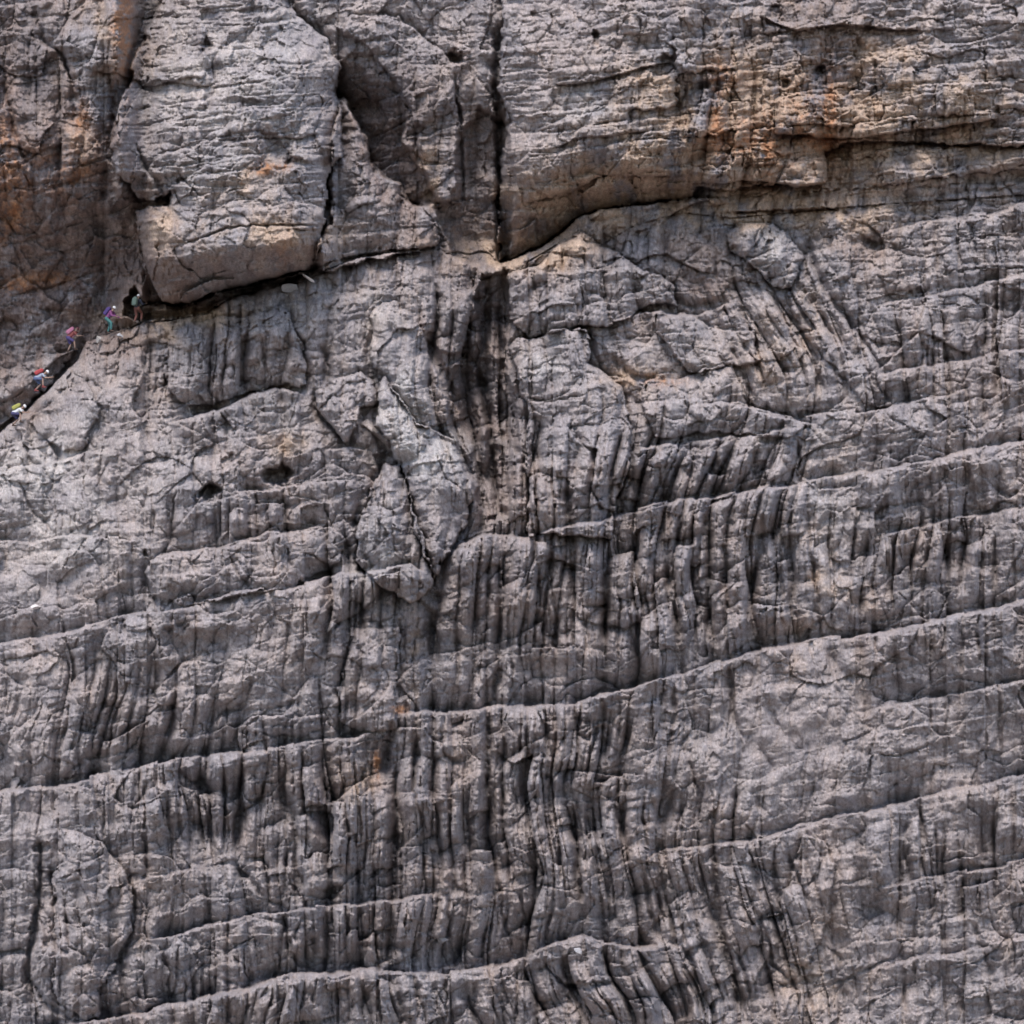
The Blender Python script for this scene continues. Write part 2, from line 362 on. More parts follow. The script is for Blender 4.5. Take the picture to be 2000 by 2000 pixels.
mass(t7((750, 1090), (820, 1015), (1000, 995), (1080, 955), (1350, 940), (1380, 1100), (1340, 1190), (1480, 1260), (1600, 1400), (1680, 1700), (1650, 2000), (1500, 2500), (900, 2500), (880, 2000), (900, 1500), (830, 1400), (790, 1200)), 46, edge=3, soft=20, share=.7, moat=26)
mass(S((940, 540), (995, 530), (998, 640), (985, 700), (1008, 800), (1018, 860), (990, 1010), (950, 1020), (925, 950), (895, 880), (868, 800), (885, 740), (915, 660)), -70, edge=5, soft=22)
mass(S((838, 660), (870, 690), (920, 690), (960, 760), (985, 900), (960, 1030), (915, 1040), (950, 960), (915, 890), (880, 840), (872, 770), (850, 720)), -30, edge=6, soft=22)
mass(t8((850, 220), (900, 170), (1060, 120), (1180, 130), (1300, 230), (1410, 380), (1400, 500), (1330, 640), (1200, 620), (1080, 500), (960, 400), (880, 360)), 38, soft=40, share=.35)
mass(t8((1320, 680), (1440, 670), (1560, 870), (1680, 990), (1790, 1130), (2100, 1500), (1900, 1500), (1640, 1200), (1450, 1000), (1330, 820)), 22, soft=26, share=.35, moat=5)
mass(t8((950, 720), (1060, 690), (1150, 690), (1230, 820), (1320, 950), (1370, 1080), (1240, 1170), (1120, 1160), (1080, 1020), (1000, 900)), 22, soft=26, share=.35, moat=5)
mass(t8((300, 830), (500, 820), (640, 870), (760, 950), (1040, 960), (1100, 1150), (980, 1210), (830, 1220), (680, 1290), (560, 1250), (420, 1050), (320, 960)), 26, soft=20)
mass(t8((230, 1340), (480, 1310), (700, 1270), (900, 1210), (960, 1400), (1000, 1500), (1100, 1560), (1500, 1650), (1300, 1750), (800, 1720), (300, 1750), (200, 1500)), 22, soft=40)
mass(q1((1100, 1250), (1150, 1150), (1250, 1090), (1500, 1065), (1750, 1030), (2100, 960), (2500, 880), (2600, 1000), (2560, 1150), (2400, 1240), (2200, 1340), (1800, 1400), (1400, 1490), (1160, 1400)), 24, soft=24)
mass(s1((480, 460), (760, 560), (900, 740), (985, 860), (1000, 1040), (990, 1250), (930, 1360), (880, 1480), (760, 1680), (740, 1880), (640, 1900), (430, 1760), (390, 1600), (430, 1400), (410, 1000), (380, 800), (500, 700)), 34, soft=45, share=.4)
mass(s1((930, 1400), (1060, 1310), (1200, 1340), (1270, 1500), (1280, 1780), (1080, 1830), (960, 1720)), 16, soft=25)
mass(s1((-400, 760), (100, 760), (250, 800), (270, 950), (240, 1200), (180, 1370), (-400, 1400)), 20, soft=30)
mass(s1((300, 780), (500, 740), (400, 900), (400, 1350), (330, 1350), (300, 1100)), -18, edge=8)
mass(r2((1100, 100), (1500, 100), (1440, 560), (1435, 850), (1180, 890), (1020, 800), (1020, 560), (1080, 400)), 24, soft=18)
mass(r2((1480, -200), (1760, -200), (1760, 380), (1690, 390), (1600, 600), (1450, 640), (1510, 300)), -14, edge=6)
mass(r1((520, 860), (760, 920), (720, 1200), (430, 1250), (460, 1000)), 12, soft=12)
mass(r1((-200, 900), (0, 940), (180, 1270), (150, 1310), (-200, 1400)), -26, edge=6)
mass(r4((850, -200), (1800, -300), (1800, 170), (1040, 280)), 4)
mass(s4((1420, 500), (1600, 560), (1660, 720), (1640, 1000), (1560, 1300), (1440, 1500), (1330, 1450), (1280, 1200), (1250, 1000), (1330, 800)), 20, soft=40)
mass(s3((1010, 1400), (1110, 1310), (1280, 1250), (1440, 1330), (1520, 1600), (1300, 1640), (1180, 1630), (1050, 1500)), 18, soft=16)

# ------------------------------------------------------------------ bedding planes
ledge(S((-1400, 1500), (-200, 1300), (0, 1262), (40, 1252), (100, 1240), (190, 1218), (250, 1197), (320, 1191), (370, 1181), (455, 1160), (515, 1152), (550, 1150), (590, 1141), (670, 1123), (735, 1113), (800, 1102), (835, 1120)), 26, 22, 22, 160)
ledge(S((-1400, 1800), (-200, 1590), (0, 1548), (52, 1539), (155, 1523), (191, 1512), (259, 1504), (285, 1498), (336, 1482), (400, 1477), (478, 1467), (545, 1461), (586, 1448), (628, 1443), (698, 1443), (740, 1430)), 26, 26, 26, 170)
ledge(S((775, 1392), (839, 1389), (903, 1391), (935, 1389), (960, 1379), (1020, 1379), (1118, 1376), (1149, 1363), (1170, 1350), (1227, 1345), (1284, 1329), (1329, 1320), (1381, 1300), (1423, 1289), (1469, 1272), (1511, 1265), (1562, 1258), (1614, 1249), (1666, 1244), (1850, 1205), (2000, 1170), (2400, 1090), (3400, 900)), 32, 28, 24, 190)
ledge(S((880, 1075), (898, 1062), (945, 1048), (994, 1048), (1025, 1056), (1077, 1033), (1110, 1023), (1175, 1015), (1196, 1004), (1240, 999), (1300, 981), (1342, 972), (1407, 968), (1459, 958), (1500, 949), (1552, 945), (1666, 925), (1850, 890), (2000, 860), (2400, 790), (3400, 600)), 26, 20, 20, 150)
ledge(S((1225, 880), (1303, 867), (1381, 862), (1407, 857), (1459, 849), (1523, 841), (1580, 838)), 14, 10, 12, 70)
ledge(S((290, 1836), (336, 1829), (388, 1810), (447, 1798), (504, 1785), (545, 1785), (586, 1774), (654, 1769), (711, 1759), (775, 1755), (814, 1751), (860, 1752)), 20, 22, 22, 90)
ledge(S((-1400, 2300), (-200, 2060), (60, 2010), (186, 1994), (233, 1981), (285, 1974), (331, 1958), (375, 1953), (453, 1937), (478, 1930), (529, 1912), (581, 1901), (633, 1899), (711, 1893), (814, 1900), (865, 1900), (929, 1891), (994, 1877), (1046, 1860), (1085, 1839), (1131, 1826), (1162, 1839), (1240, 1844), (1300, 1846)), 34, 30, 26, 150)
ledge(S((1255, 1684), (1285, 1663), (1381, 1653), (1433, 1645), (1485, 1640), (1560, 1615), (1666, 1590), (1850, 1545), (2100, 1490)), 20, 14, 16, 120)
ledge(S((1100, 1505), (1149, 1510), (1214, 1513), (1260, 1508)), 10, 10, 8, 50)
ledge(S((-100, 935), (0, 916), (103, 900), (171, 880), (230, 880)), 12, 10, 14, 80)
ledge(S((325, 826), (430, 797), (497, 766), (543, 756), (600, 762)), 26, 26, 18, 80)
ledge(S((300, 1090), (349, 1080), (400, 1073), (465, 1061), (524, 1041), (581, 1033), (640, 1022)), 10, 14, 14, 70)
ledge(S((380, 985), (470, 960), (520, 955), (600, 945), (690, 935)), 8, 10, 10, 50)
ledge(S((-60, 1062), (60, 1055), (120, 1040), (230, 1050), (275, 1060)), 8, 8, 12, 60)
ledge(S((1185, 632), (1227, 617), (1290, 611), (1360, 618), (1440, 590)), 12, 12, 12, 60)
ledge(S((1020, 786), (1085, 783), (1150, 773)), 4, 14, 5, 30)
ledge(S((630, 875), (680, 874), (720, 876)), 12, 12, 10, 40)
ledge(S((700, 1130), (760, 1122), (800, 1110)), 6, 8, 6, 30)
ledge(S((1400, 780), (1500, 800), (1560, 815), (1700, 800), (1900, 760)), 10, 12, 8, 60)
ledge(S((1350, 790), (1440, 785), (1530, 815), (1600, 830)), 8, 10, 7, 50)
ledge(S((800, 1562), (860, 1560), (905, 1565)), 8, 6, 10, 40)
ledge(S((1580, 960), (1640, 955), (1700, 945)), 6, 6, 10, 40)
for y0 in (420, 560, 700, 1010, 1350, 1700, 1850):      # the rock goes on to the right in the same beds
    ledge(S((1700, y0 + 40), (1800, y0 + 18), (1950, y0 - 10), (2300, y0 - 80)), 12, 12, 14, 90, 60)

# ------------------------------------------------------------------ clefts
G = [
 (S((925, 560), (945, 640), (940, 720), (950, 800), (960, 900), (975, 1000)), 15, 46, 9), (S((1040 - 55, 545), (986, 600), (990, 650)), 5, 26), (S((955, 560), (953, 650)), 6, 24),
 (S((1003, 760), (1010, 820), (1005, 860)), 8, 24), (S((843, 672), (860, 712), (885, 765), (905, 810), (915, 860)), 11, 34, 9), (S((845, 845), (880, 865), (910, 900), (935, 945)), 8, 26),
 (S((932, 800), (930, 880), (925, 900)), 6, 22), (S((960, 880), (945, 960), (955, 1010)), 8, 24), (S((1033, 920), (1035, 990)), 5, 18), (S((1000, 880), (1030, 900), (1080, 900)), 4, 10),
 (S((300, 1000), (298, 1050)), 5, 14), (S((342, 960), (335, 1040), (322, 1075)), 6, 18), (S((38, 945), (62, 1000), (100, 1035)), 6, 16), (S((100, 865), (116, 885)), 4, 18), (S((172, 862), (162, 878)), 4, 10),
 (S((212, 900), (190, 950)), 3, 10), (S((310, 720), (300, 800)), 5, 16), (S((330, 725), (310, 800)), 4, 12), (S((448, 735), (420, 700)), 4, 8), (S((511, 660), (513, 700), (526, 735)), 5, 16),
 (S((420, 700), (405, 760), (425, 790)), 4, 14), (S((575, 640), (590, 680), (595, 720)), 7, 20), (S((625, 680), (640, 700), (635, 740)), 9, 22), (S((615, 760), (617, 800), (650, 835), (680, 868)), 9, 34),
 (S((715, 660), (720, 700), (735, 745)), 10, 26), (S((735, 850), (760, 890), (745, 905)), 13, 36), (S((700, 930), (705, 975), (690, 1030)), 10, 26), (S((745, 920), (745, 980)), 5, 20),
 (S((795, 925), (797, 960), (812, 1020), (835, 1085), (848, 1135)), 4, 26), (S((798, 810), (797, 835)), 3, 12), (S((815, 840), (817, 900)), 3, 14), (S((855, 890), (870, 935), (905, 955)), 3, 12),
 (S((762, 1025), (768, 1070), (785, 1085)), 4, 14), (S((675, 1060), (680, 1110)), 14, 34), (S((720, 1085), (730, 1110)), 8, 22), (S((450, 1080), (462, 1120), (490, 1150)), 6, 20),
 (S((538, 1060), (535, 1130)), 4, 16), (S((560, 1070), (565, 1110)), 4, 12), (S((276, 1130), (285, 1165), (320, 1180)), 9, 24),
 (S((640, 1140), (632, 1200), (635, 1280)), 9, 22), (S((693, 1130), (690, 1240), (670, 1320), (662, 1430)), 5.5, 26), (S((625, 1330), (628, 1430)), 4, 16), (S((748, 1120), (745, 1170)), 5, 14), (S((785, 1130), (782, 1190)), 4, 12),
 (S((815, 1170), (843, 1210), (848, 1290)), 11, 34), (S((895, 1240), (895, 1330)), 6, 22), (S((940, 1240), (935, 1340)), 5, 18), (S((965, 1310), (965, 1375)), 5, 20), (S((1000, 1290), (998, 1370)), 5, 20),
 (S((895, 1070), (900, 1150), (890, 1210)), 5, 16), (S((950, 1090), (955, 1180)), 5, 14), (S((998, 1170), (995, 1260), (1000, 1300)), 6, 22), (S((1075, 1060), (1080, 1150), (1085, 1260), (1095, 1300)), 8, 26), (S((1055, 1130), (1045, 1250)), 5, 20),
 (S((1188, 1065), (1190, 1130), (1183, 1230)), 10, 36), (S((1228, 1160), (1232, 1240), (1245, 1280)), 7, 24), (S((1240, 1090), (1265, 1130)), 6, 18), (S((1278, 1005), (1272, 1065)), 7, 20), (S((1328, 1005), (1320, 1050)), 6, 22),
 (S((1378, 985), (1372, 1060), (1350, 1120), (1335, 1170)), 9, 28), (S((1308, 1080), (1305, 1190)), 5, 16), (S((1362, 1150), (1360, 1200)), 13, 20), (S((1492, 1010), (1482, 1080), (1465, 1150), (1455, 1195), (1462, 1250)), 10, 38),
 (S((1528, 995), (1525, 1080), (1528, 1200), (1530, 1260)), 7, 30), (S((1575, 970), (1580, 1040), (1590, 1120), (1600, 1240)), 6, 24), (S((1558, 1190), (1560, 1255)), 5, 18), (S((1450, 1240), (1450, 1280)), 5, 14),
 (S((1285, 895), (1282, 970)), 7, 26), (S((1300, 880), (1320, 900)), 4, 10), (S((1355, 890), (1345, 935)), 7, 24), (S((1403, 870), (1388, 925)), 8, 28), (S((1475, 880), (1472, 935)), 8, 26), (S((1556, 860), (1556, 935)), 7, 30), (S((1520, 890), (1545, 920)), 9, 16),
 (S((1170, 855), (1158, 892)), 5, 28), (S((1085, 880), (1092, 905)), 6, 16), (S((1155, 950), (1180, 1000)), 6, 22), (S((1235, 880), (1240, 960)), 6, 18),
 (S((1422, 1298), (1430, 1370), (1443, 1432)), 9, 26), (S((1490, 1355), (1510, 1400), (1522, 1425)), 9, 11), (S((1488, 1465), (1510, 1498)), 6, 10), (S((1475, 1550), (1490, 1580)), 11, 14), (S((1622, 1270), (1640, 1310), (1670, 1330)), 10, 16),
 (S((1313, 1340), (1318, 1400), (1312, 1450)), 6, 20), (S((1272, 1350), (1275, 1440)), 6, 20), (S((1350, 1490), (1365, 1560)), 5, 18), (S((1327, 1560), (1332, 1650)), 6, 18), (S((1212, 1360), (1210, 1440)), 5, 14),
 (S((764, 1412), (758, 1460), (748, 1512)), 9, 54, 13), (S((815, 1440), (816, 1500), (808, 1535)), 9, 36), (S((863, 1415), (865, 1470), (885, 1487), (912, 1478)), 6, 24), (S((955, 1400), (958, 1470)), 5, 16), (S((1010, 1440), (1018, 1470)), 8, 18),
 (S((1055, 1390), (1068, 1430), (1075, 1475)), 8, 28), (S((1122, 1380), (1125, 1430), (1150, 1442), (1178, 1420), (1180, 1375), (1170, 1352)), 6, 26), (S((705, 1500), (712, 1535)), 5, 16),
 (S((285, 1510), (282, 1620), (285, 1700)), 6, 26), (S((262, 1740), (264, 1800), (250, 1850), (238, 1880), (245, 1950)), 5, 22), (S((208, 1530), (202, 1640)), 3, 14), (S((85, 1540), (72, 1640)), 3, 14), (S((262, 1530), (255, 1620)), 4, 14),
 (S((345, 1530), (348, 1620)), 6, 22), (S((371, 1515), (374, 1600), (378, 1640)), 6, 26), (S((410, 1530), (413, 1620), (418, 1700)), 7, 30), (S((432, 1510), (440, 1590), (447, 1640)), 5, 24), (S((470, 1530), (475, 1560), (495, 1565), (508, 1555)), 5, 20),
 (S((565, 1575), (578, 1640), (585, 1760)), 13, 44), (S((455, 1690), (490, 1720), (515, 1750)), 10, 30), (S((525, 1690), (525, 1760), (560, 1775)), 6, 24), (S((620, 1540), (625, 1590)), 5, 20), (S((703, 1580), (705, 1640)), 5, 22), (S((665, 1540), (660, 1600)), 4, 16),
 (S((770, 1600), (772, 1660), (768, 1755)), 9, 36), (S((822, 1585), (827, 1690), (817, 1750)), 7, 30), (S((870, 1715), (900, 1745)), 11, 28), (S((693, 1700), (700, 1750)), 6, 22), (S((728, 1690), (725, 1755)), 5, 20),
 (S((560, 1790), (545, 1860), (545, 1905)), 6, 24), (S((588, 1790), (578, 1840)), 5, 20), (S((610, 1830), (615, 1870)), 10, 28), (S((640, 1790), (636, 1890)), 8, 34), (S((700, 1850), (800, 1850), (815, 1880)), 10, 26), (S((880, 1740), (870, 1810), (890, 1880)), 7, 24),
 (S((350, 1850), (345, 1910), (335, 1950)), 4, 22), (S((475, 1840), (483, 1920)), 4, 22), (S((410, 1905), (440, 1915), (470, 1930)), 7, 14), (S((620, 1910), (610, 1960)), 5, 18), (S((815, 1920), (818, 1990)), 7, 20), (S((872, 1910), (870, 1990)), 4, 20), (S((1008, 1890), (1008, 1995)), 4, 22), (S((925, 1910), (930, 1990)), 9, 14),
 (S((76, 1640), (80, 1680), (75, 1740), (68, 1810), (55, 1860), (58, 1910), (90, 1960), (150, 2000)), 6, 34, 9), (S((103, 1700), (108, 1780), (108, 1850), (130, 1860)), 7, 26), (S((165, 1800), (180, 1840)), 5, 14), (S((128, 1790), (135, 1850), (170, 1865), (183, 1890)), 5, 16),
 (S((985, 1830), (1005, 1868)), 3, 12), (S((970, 1730), (985, 1800), (1007, 1865)), 5, 24), (S((1015, 1745), (1035, 1815)), 5, 26), (S((1092, 1660), (1096, 1722)), 8, 34), (S((1165, 1660), (1165, 1740), (1180, 1830)), 13, 36), (S((1025, 1610), (1040, 1680), (1060, 1710)), 4, 16),
 (S((1250, 1590), (1265, 1650)), 5, 18), (S((1205, 1580), (1215, 1650), (1225, 1700)), 6, 22), (S((1120, 1560), (1140, 1600), (1150, 1650)), 8, 20), (S((1270, 1560), (1290, 1610)), 5, 20),
 (S((1262, 1700), (1270, 1780), (1290, 1825), (1325, 1845)), 10, 36), (S((1365, 1690), (1375, 1750)), 5, 18), (S((1392, 1660), (1398, 1760), (1405, 1800), (1420, 1870), (1440, 1930), (1460, 1990)), 9, 40, 10), (S((1460, 1665), (1478, 1725), (1482, 1745)), 8, 34),
 (S((1505, 1690), (1520, 1745), (1530, 1790)), 8, 30), (S((1540, 1670), (1560, 1720), (1575, 1755)), 6, 18), (S((1500, 1830), (1505, 1880), (1540, 1918)), 7, 30), (S((1530, 1830), (1545, 1900)), 3, 14), (S((1515, 1930), (1560, 1925)), 12, 26), (S((1370, 1830), (1385, 1870), (1400, 1930)), 7, 28),
 (S((1330, 1840), (1360, 1900), (1380, 1940)), 9, 26), (S((1610, 1850), (1645, 1880)), 5, 16), (S((1065, 1870), (1080, 1900), (1110, 1925), (1145, 1915)), 5, 24), (S((1175, 1855), (1195, 1920), (1225, 1950)), 5, 24), (S((1150, 1940), (1180, 1970), (1215, 2000)), 5, 18), (S((1265, 1890), (1290, 1930), (1310, 1960)), 6, 18),
 (S((1360, 450), (1400, 500), (1390, 560)), 7, 14), (S((1480, 560), (1510, 580), (1560, 690)), 8, 24), (S((1570, 460), (1590, 520), (1620, 580), (1660, 640)), 10, 28), (S((1310, 570), (1350, 600), (1400, 590)), 12, 24), (S((1440, 600), (1470, 660)), 6, 20),
 (S((1200, 700), (1240, 740), (1280, 738)), 9, 26), (S((1335, 700), (1360, 735)), 8, 18), (S((1460, 750), (1480, 790)), 6, 14), (S((1640, 600), (1680, 660), (1740, 740)), 10, 24), (S((1040, 700), (1036, 780)), 3.5, 18), (S((1080, 700), (1080, 785)), 3, 14), (S((1135, 560), (1138, 640)), 4, 14), (S((1080, 510), (1070, 580)), 4, 14), (S((1195, 580), (1185, 620)), 5, 14),
 (S((1740, 1230), (1750, 1300), (1740, 1400)), 9, 24), (S((1830, 1200), (1835, 1330), (1850, 1400)), 8, 26), (S((1900, 1190), (1920, 1300)), 10, 24), (S((1720, 950), (1730, 1060), (1725, 1180)), 9, 28), (S((1790, 930), (1800, 1080), (1815, 1190)), 8, 26), (S((1890, 900), (1900, 1000)), 10, 28), (S((1960, 880), (1950, 1020), (1960, 1150)), 8, 26),
 (S((1700, 1620), (1720, 1700), (1760, 1800)), 9, 28), (S((1790, 1560), (1820, 1680), (1830, 1800)), 10, 30), (S((1900, 1540), (1930, 1700)), 9, 26), (S((1780, 1830), (1800, 1920), (1790, 2000)), 10, 26), (S((1900, 1800), (1930, 1900)), 9, 24), (S((1780, 640), (1810, 760), (1820, 850)), 9, 26), (S((1900, 560), (1920, 700), (1940, 800)), 10, 30),
]
G = [g for i, g in enumerate(G) if g[0][0][0] < 1690 or i % 3 == 0]
for g in G: groove(*g)
for h in [(542, 930, 33, 19, 74, -12), (408, 962, 28, 13, 62, -25), (645, 1745, 17, 15, 36, 0), (1105, 985, 20, 28, 26, 0), (82, 1655, 16, 16, 24, 0), (490, 1440, 16, 12, 20, 0), (1130, 1925, 20, 9, 30, 0),
          (285, 1080, 8, 8, 20, 0), (446, 900, 10, 18, 14, 30), (440, 840, 22, 12, 12, 0), (690, 1020, 14, 8, 22, 0), (327, 1228, 9, 6, 14, 0), (1250, 1180, 6, 10, 14, 0), (1700, 480, 16, 9, 14, 0)]:
    hole(*h)

# ------------------------------------------------------------------ broken rock: ribs, plates, beds, grain
k_all = 1 - 0.74 * smooth
wx = 26 * fbm(U / 120, V / 170, 3, 3); wy = 22 * fbm(U / 100, V / 100, 5, 3)
s_ = U + lean + wx
up = sstep((vt - V) / 40)              # 1 on the upper wall
fl = flute * (1 - 0.7 * up) + up * (.45 * blob(1450, 220, 260, 160) + .3 * blob(820, 250, 120, 180) + .25 * blob(100, 200, 120, 200))

# the bulging of the beds, and tall ribs, wide and narrow, each a rounded column that ends somewhere
D += up * (14 * fbm(U / 110, V / 90, 3, 3) + 7 * fbm(U / 45, V / 40, 5, 3)) + (1 - up) * (19 * fbm(U / 135, V / 105, 7, 3) + 9 * fbm(U / 52, V / 60, 2, 3))
sr = U + lean + .3 * wx
fl = np.clip(fl * (.82 + .8 * fbm(U / 75, V / 60, 6, 3)), 0, 1.25)
for (wd, ht, amp, k) in ((70, 180, 34, 1), (37, 100, 25, 3), (18, 50, 7.5, 0), (9, 30, 2.2, 2)):
    x = sr / wd + .46 * fbm(U / (2.2 * wd), V / (3.4 * wd), k, 3)
    xi = np.floor(x).astype(np.int32)
    f1 = np.full(x.shape, 9, F); f2 = np.full(x.shape, 9, F); cid = np.zeros(x.shape, np.int32); off = np.zeros(x.shape, F)
    for dx in (-1, 0, 1):
        c_ = xi + dx; p_ = c_ + .5 + .85 * (TAB[k][17, c_ & 255] - .5)
        q = (x - p_).astype(F); d_ = np.abs(q); m = d_ < f1
        f2 = np.where(m, f1, np.minimum(f2, d_)); f1 = np.where(m, d_, f1); cid = np.where(m, c_, cid); off = np.where(m, q, off)
    yb = (V + .12 * U + .8 * wy) / ht * (.75 + .5 * TAB[k][31, cid & 255]) + 9 * TAB[k][23, cid & 255] + .10 * fbm(U / (.6 * wd), V / wd, k + 2, 2) + .25 * off * (TAB[k][41, cid & 255] - .3)
    jb = np.floor(yb).astype(np.int32); fy = (yb - jb).astype(F)
    a = TAB[k + 1][jb & 255, cid & 255]; b = TAB[k + 2][jb & 255, cid & 255]; c = TAB[k + 3][jb & 255, cid & 255]
    end = 1 - np.exp(-np.minimum(fy * .8, 1 - fy) * ht / (.22 * wd))
    D += k_all * fl * amp * ((1.25 * (1 - np.exp(-(f2 - f1) / .42))) * (.55 + .45 * end) - .8 + 1.25 * (a - .5) + (b - .5) * off * 2.0 + 1.1 * (c - .68) * (fy - .5))
# angular plates
for (wd, ht, amp, k) in ((95, 80, 12, 2), (40, 34, 6.0, 4), (17, 15, 2.8, 7)):
    f1, f2, a, b, c, rx, ry = cells((U + wx * 1.3 + .3 * lean) / wd + .28 * fbm(U / wd, V / wd, k, 3, .6), (V + 0.17 * U + wy) / ht + .28 * fbm(U / wd, V / wd, k + 3, 3, .6), k + 1)
    e = f2 - f1
    m = (1 - .45 * np.clip(fl, 0, 1)) * (1 - .35 * bedded) * k_all
    D += m * amp * (1.1 * (a - .5) + 2.6 * (b - .5) * rx + 2.6 * (c - .62) * ry - 0.35 * np.exp(-e / .06))
# bricks: rock jointed at right angles, strongest on the upper right wall
brick = np.clip(.18 + 1.0 * blob(1480, 230, 330, 210) + .8 * blob(1950, 300, 260, 260) + .35 * blob(500, 250, 250, 250), 0, 1.1)
for (bw, bh, amp, k) in ((120, 62, 17, 1), (58, 34, 10, 4), (27, 17, 4.5, 2)):
    yb = (V + .08 * U + 12 * fbm(U / 120, V / 120, k, 3) + .12 * bh * fbm(U / 14, V / 14, k, 2)) / bh
    rb = np.floor(yb).astype(np.int32)
    xb = (U + 10 * fbm(U / 90, V / 90, k + 2, 3) + .12 * bw * fbm(U / 14, V / 14, k + 1, 2)) / bw + 5 * TAB[k][rb & 255, 7]
    cb = np.floor(xb).astype(np.int32)
    fx = xb - cb; fy = yb - rb
    ed = np.minimum(np.minimum(fx, 1 - fx) * bw, np.minimum(fy, 1 - fy) * bh)
    q0 = TAB[k][rb & 255, cb & 255]; q1_ = TAB[k + 1][rb & 255, cb & 255]; q2_ = TAB[k + 2][rb & 255, cb & 255]
    D += brick * k_all * amp * (1.5 * (q0 - .5) + .8 * (q1_ - .5) * (fx - .5) + .9 * (q2_ - .7) * (fy - .5) - .35 * np.exp(-ed / 1.6))
# thin beds, each undercut at its foot
for (per, amp, k, msk) in ((46, 7.5, 2, bedded), (19, 3.2, 5, .06 + .75 * bedded), (74, 7, 6, (1 - bedded) * .7 * (1 - .8 * np.clip(fl, 0, 1)))):
    b = (V + np.interp(V, [0, 500, 700, 2000], [.10, .10, .19, .19]).astype(F) * U + 16 * fbm(U / 160, V / 90, k, 3) + 3 * noise(U / 22, V / 22, 1)) / per
    b = b + .35 * noise(b * 0 + U / 300, b, k)
    t = b - np.floor(b)
    r = TAB[k][(np.floor(b).astype(np.int32)) & 255, (np.floor(U / 110 + 3 * TAB[3][(np.floor(b).astype(np.int32)) & 255, 5])).astype(np.int32) & 255]
    D += msk * k_all * amp * (0.3 + r) * ((1 - t) - .5 - 0.5 * sstep((t - .8) / .2) + .5 * sstep(t / .08))
# grain
D += (1 - .5 * smooth) * (3.0 * ridged(s_ / 30, (V + wy) / 46, 1, 5, .58) + 1.9 * fbm(s_ / 9, V / 13, 4, 4, .7) + 1.35 * ridged(U / 8.5 + noise(U / 20, V / 20, 3), V / 9.5, 2, 3, .75))
D += 1.0 * fl * ridged(s_ / 9, (V + wy) / 60, 5, 3, .6)

D *= 1.65

# ------------------------------------------------------------------ rock colours: grey dolomite, ochre and rust stains, dark water streaks, brown shade painted into recesses
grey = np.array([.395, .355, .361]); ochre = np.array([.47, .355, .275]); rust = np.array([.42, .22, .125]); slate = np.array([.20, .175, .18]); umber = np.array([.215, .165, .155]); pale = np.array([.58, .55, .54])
n1 = fbm(U / 90, V / 90, 6, 4, .6); n2 = fbm(U / 28, V / 34, 1, 4, .65); n3 = fbm(s_ / 12, V / 55, 3, 4, .65); n4 = fbm(U / 6, V / 6, 5, 3, .7)
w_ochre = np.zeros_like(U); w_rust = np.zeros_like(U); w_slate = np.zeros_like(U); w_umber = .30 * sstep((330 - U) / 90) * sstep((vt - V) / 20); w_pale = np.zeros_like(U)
for x, y, rx, ry, k in [(1480, 240, 240, 130, 1.25), (1350, 330, 170, 60, .8), (1560, 400, 150, 40, .7), (1250, 380, 150, 30, .5), (560, 470, 90, 50, .6), (430, 460, 60, 40, .5), (320, 440, 30, 60, .6), (845, 340, 22, 70, .8), (1180, 400, 180, 40, .5), (1240, 740, 70, 25, .8), (330, 620, 140, 18, .6), (480, 340, 60, 60, .35),
                        (1000, 480, 160, 35, .5), (1450, 420, 160, 25, .7), (1180, 370, 200, 40, .4), (810, 1290, 12, 80, .7), (700, 1510, 30, 60, .45), (220, 80, 60, 90, .5), (1540, 650, 120, 160, .2), (1620, 1150, 70, 120, .35), (1850, 240, 200, 140, .6), (320, 640, 60, 30, .7), (1600, 1900, 70, 80, .3), (560, 870, 40, 20, .5), (1020, 510, 90, 25, .6), (160, 280, 30, 60, .4)]:
    w_ochre += k * blob(x, y, rx, ry)
for x, y, rx, ry, k in [(240, 60, 18, 80, 1.2), (30, 560, 40, 20, .5), (12, 300, 20, 90, .6), (1400, 220, 14, 80, .5), (1500, 300, 14, 70, .5), (1620, 200, 12, 90, .5), (515, 330, 22, 12, 1.0), (555, 325, 18, 9, .5), (100, 545, 50, 14, .6), (20, 430, 25, 50, .5), (1420, 150, 40, 30, .4), (1440, 280, 80, 40, .55), (1580, 250, 70, 80, .45), (130, 330, 60, 60, .4), (780, 1385, 16, 8, .8), (737, 1490, 8, 30, .7), (50, 350, 30, 60, .3), (1290, 745, 40, 10, .6), (160, 230, 18, 30, .6), (550, 500, 20, 40, .3)]:
    w_rust += k * blob(x, y, rx, ry)
for x, y, rx, ry, k in [(70, 120, 50, 150, .7), (800, 200, 70, 120, .7), (900, 440, 70, 80, .6), (200, 400, 90, 70, .5), (940, 650, 50, 260, .4), (1390, 80, 60, 60, .35), (850, 1040, 40, 70, .35), (60, 180, 14, 80, .5), (1640, 90, 60, 80, .4)]:
    w_slate += k * blob(x, y, rx, ry)
